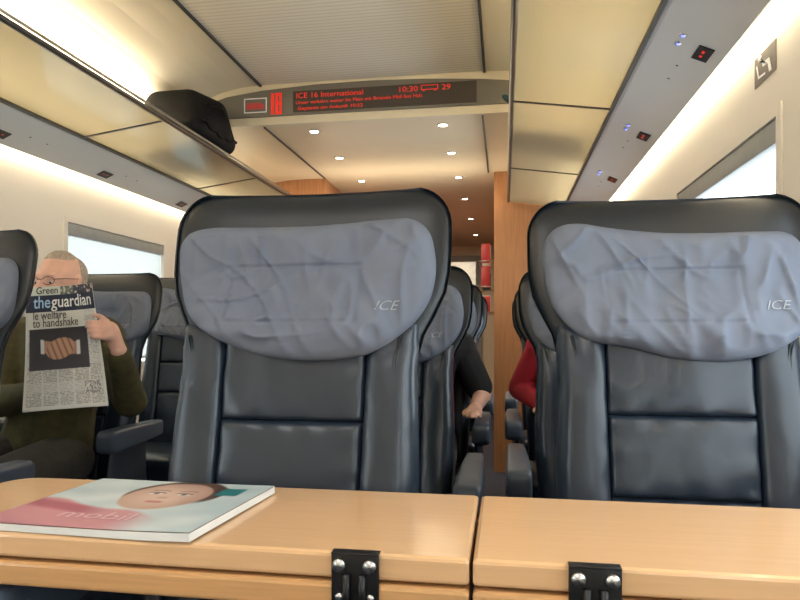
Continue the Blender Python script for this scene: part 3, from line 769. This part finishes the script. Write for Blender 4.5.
J = dict(shL=(-1.80, 2.14, .985), elL=(-1.74, 1.99, .76), wrL=wL_, shR=(-1.45, 2.14, .985), elR=(-1.285, 2.05, .762), wrR=wR_)
seated('person', -1.635, 2.40, 'seated person with glasses in olive jacket reading a newspaper', J, 'jacket', 'trouser', [hR, hL], .0045, 'hair', True, 1.0, True, hx=.020)

J2 = dict(shL=(-.56, 2.73, .93), elL=(-.62, 2.67, .70), wrL=(-.60, 2.45, .69), shR=(-.190, 2.77, .93), elR=(-.092, 2.77, .735), wrR=(-.115, 2.61, .694))
seated('person', -.376, 2.97, 'seated person in black short-sleeved shirt resting an arm on the armrest', J2, 'blackcloth', 'trouser', [rest_hand(J2['wrL'], 1), rest_hand(J2['wrR'], 1)], .006, 'hair', False, .85, zh=-.06)
J3 = dict(shL=(.165, 2.86, .93), elL=(.075, 2.93, .75), wrL=(.165, 2.75, .690), shR=(.51, 2.86, .93), elR=(.57, 2.82, .71), wrR=(.50, 2.60, .690))
seated('person', .327, 3.10, 'seated person in red sweater resting an arm on the armrest', J3, 'redcloth', 'trouser', [rest_hand(J3['wrL'], 1), rest_hand(J3['wrR'], 1)], .006, 'iris', False, 1., zh=-.06)

# ------------------------------------------------------------------ newspaper
OC = Vector((-1.40, 1.84, .95))
npp = empty('newspaper', OC, 'open newspaper with dark blue masthead held by the seated person', 'newspaper')
def npos(u, v, off=0.): return tuple(nabs(u, v, off)-OC)
rnd = [[random.random() for _ in range(400)] for _ in range(120)]
def ncol(u, v):
    w = (.68, .69, .68)
    if v > .925:
        if u < .46: return (.55, .62, .60)
        n1 = noise.noise(Vector((u*26, v*40, 1)))
        return mix((.10, .13, .12), (.50, .48, .42), sstep(-.1, .4, n1)) if u < .66 else mix((.03, .04, .07), (.55, .45, .38), sstep(0, .45, n1))
    if v > .78: return (.010, .020, .055)
    if v > .635 and u < .80: return w
    if .30 < v < .635 and .05 < u < .82:
        a, b = (u-.05)/.77, (v-.30)/.335
        c = mix((.05, .045, .06), (.02, .02, .03), b)
        cl = math.sqrt(((a-.52)/.24)**2+((b-.50-.25*(a-.52))/.26)**2)
        l = abs(b-(.62-.25*a)); r_ = abs(b-(.42+.10*a))
        if a < .45: c = mix(c, (.44, .25, .18), sstep(.17, .13, l)*sstep(.22, .26, a))
        if a > .55: c = mix(c, (.40, .22, .16), sstep(.17, .13, r_)*sstep(.82, .78, a))
        c = mix(c, (.66, .68, .72), sstep(.19, .15, l)*sstep(.04, .02, abs(a-.22))); c = mix(c, (.66, .68, .72), sstep(.19, .15, r_)*sstep(.04, .02, abs(a-.82)))
        fg = .5+.5*math.sin(a*62+b*16)
        c = mix(c, mix((.52, .30, .21), (.22, .11, .08), fg**3), sstep(1.04, .92, cl))
        return c
    if .74 < u < .94 and .10 < v < .20:
        return (.30, .30, .32) if rnd[int(v*100)][int(u*80)] > .35 else w
    cu = (u*5) % 1
    if v < .30 and cu < .08: return w
    if v < .03 or u < .03 or u > .97: return w
    ln = int(v*85)
    if (v*85) % 1 < .45: return w
    if rnd[ln % 120][int(u*110)] < .25: return w
    return (.36, .36, .36)
painted_grid('front_page', 190, 260, lambda u, v: npos(u, v, -.003), ncol, 'print', npp)
def sheetp(off, nm, shr):
    nu, nv = 24, 12
    V = []
    for o_ in (off, off+.0015):
        V += [npos(i/nu*(1-shr), j/nv-shr*.5, o_+.004*(i/nu)*(1-i/nu)) for j in range(nv+1) for i in range(nu+1)]
    N = (nu+1)*(nv+1)
    F = []
    for q in (0, N):
        F += [(q+j*(nu+1)+i, q+j*(nu+1)+i+1, q+(j+1)*(nu+1)+i+1, q+(j+1)*(nu+1)+i) for j in range(nv) for i in range(nu)]
    mesh_obj(nm, V, F, 'paperside', npp, True, recalc=False)
sheetp(-.0022, 'inner_page', 0)
sheetp(.002, 'inner_page', .015)
def nfn(u0, v0):
    def f(a, b, c):
        v = v0+b/.40; wd = .285-.042*v0; p = npos(u0+a/wd, v, -.003)
        return (p[0], p[1]-.0012-c, p[2])
    return f
text_obj('masthead', 'the', .060, 'inkblue', nfn(.11, .815), npp, width=.056, bold=.0006, ext=.0001)
text_obj('masthead', 'guardian', .060, 'inkwhite', nfn(.345, .815), npp, width=.152, bold=.0006, ext=.0001)
text_obj('supplement_title', 'Green', .036, 'ink', nfn(.14, .938), npp, width=.070, bold=.0004, ext=.0001)
text_obj('headline', 'le welfare', .040, 'ink', nfn(.10, .718), npp, width=.110, bold=.0002, ext=.0001)
text_obj('headline', 'to handshake', .040, 'ink', nfn(.10, .652), npp, width=.155, bold=.0002, ext=.0001)

# ------------------------------------------------------------------ lights
w = bpy.data.worlds.new('sky'); scn.world = w; w.use_nodes = True
w.node_tree.nodes['Background'].inputs[0].default_value = (.93, .97, 1., 1); w.node_tree.nodes['Background'].inputs[1].default_value = 5.0
def area(name, loc, rot, sx_, sy_, power, col=(1, .9, .75), portal=False):
    l = bpy.data.lights.new(name, 'AREA'); l.shape = 'RECTANGLE'; l.size = sx_; l.size_y = sy_; l.energy = power; l.color = col
    o = bpy.data.objects.new(name, l); o.location = loc; o.rotation_euler = rot; COL.objects.link(o)
    if portal: l.cycles.is_portal = True
    return o
for wins, X, s in ((winR, WR+.08, 1), (winL, WL-.08, -1)):
    for a, b in wins:
        area('window_portal', (X, (a+b)/2, 1.18), (0, math.radians(90*s), 0), .76, b-a, 1, portal=True)
for s in (-1, 1):
    area('cove_lamp_light', (XC+s*1.06, (Y0+YB)/2, Z(1.12)), (0, math.radians(180+s*30), 0), .05, YB-Y0-.3, 32, (1, .87, .67))
    area('rack_lamp_light', (XC+s*1.15, (YB+YP)/2, Z(1.0)), (0, math.radians(s*30), 0), .05, 1.1, 3, (1, .86, .64))
    area('window_lamp_light', (XC+s*1.345, (Y0+YP)/2, Z(.785)), (0, 0, 0), .03, YP-Y0-.2, 6, (1, .82, .55))
area('front_fill_light', (XC+.2, -.5, Z(1.33)), (0, 0, 0), .9, 1.2, 17, (1, .96, .92))  # unseen fill light added behind the camera to brighten the seat fronts
for y in (3.78, 4.4):
    area('downlight_light', (XC, y, Z(1.10)), (0, 0, 0), .8, .1, 7, (1, .85, .62))
area('downlight_light', (XC, 6.3, Z(1.10)), (0, 0, 0), .6, 2., 20, (1, .85, .62))
area('uplight', (XC, 4.45, Z(.75)), (math.radians(180), 0, 0), 1.2, .1, 4, (1, .86, .64))

# ------------------------------------------------------------------ camera
cd = bpy.data.cameras.new('camera'); cam = bpy.data.objects.new('camera', cd); COL.objects.link(cam)
cam.location = (0, 0, CZ); cam.rotation_euler = (math.radians(90), 0, math.radians(9.23))
cd.sensor_width = 36; cd.lens = 28.8; cd.shift_y = .0375; cd.clip_start = .02
scn.camera = cam
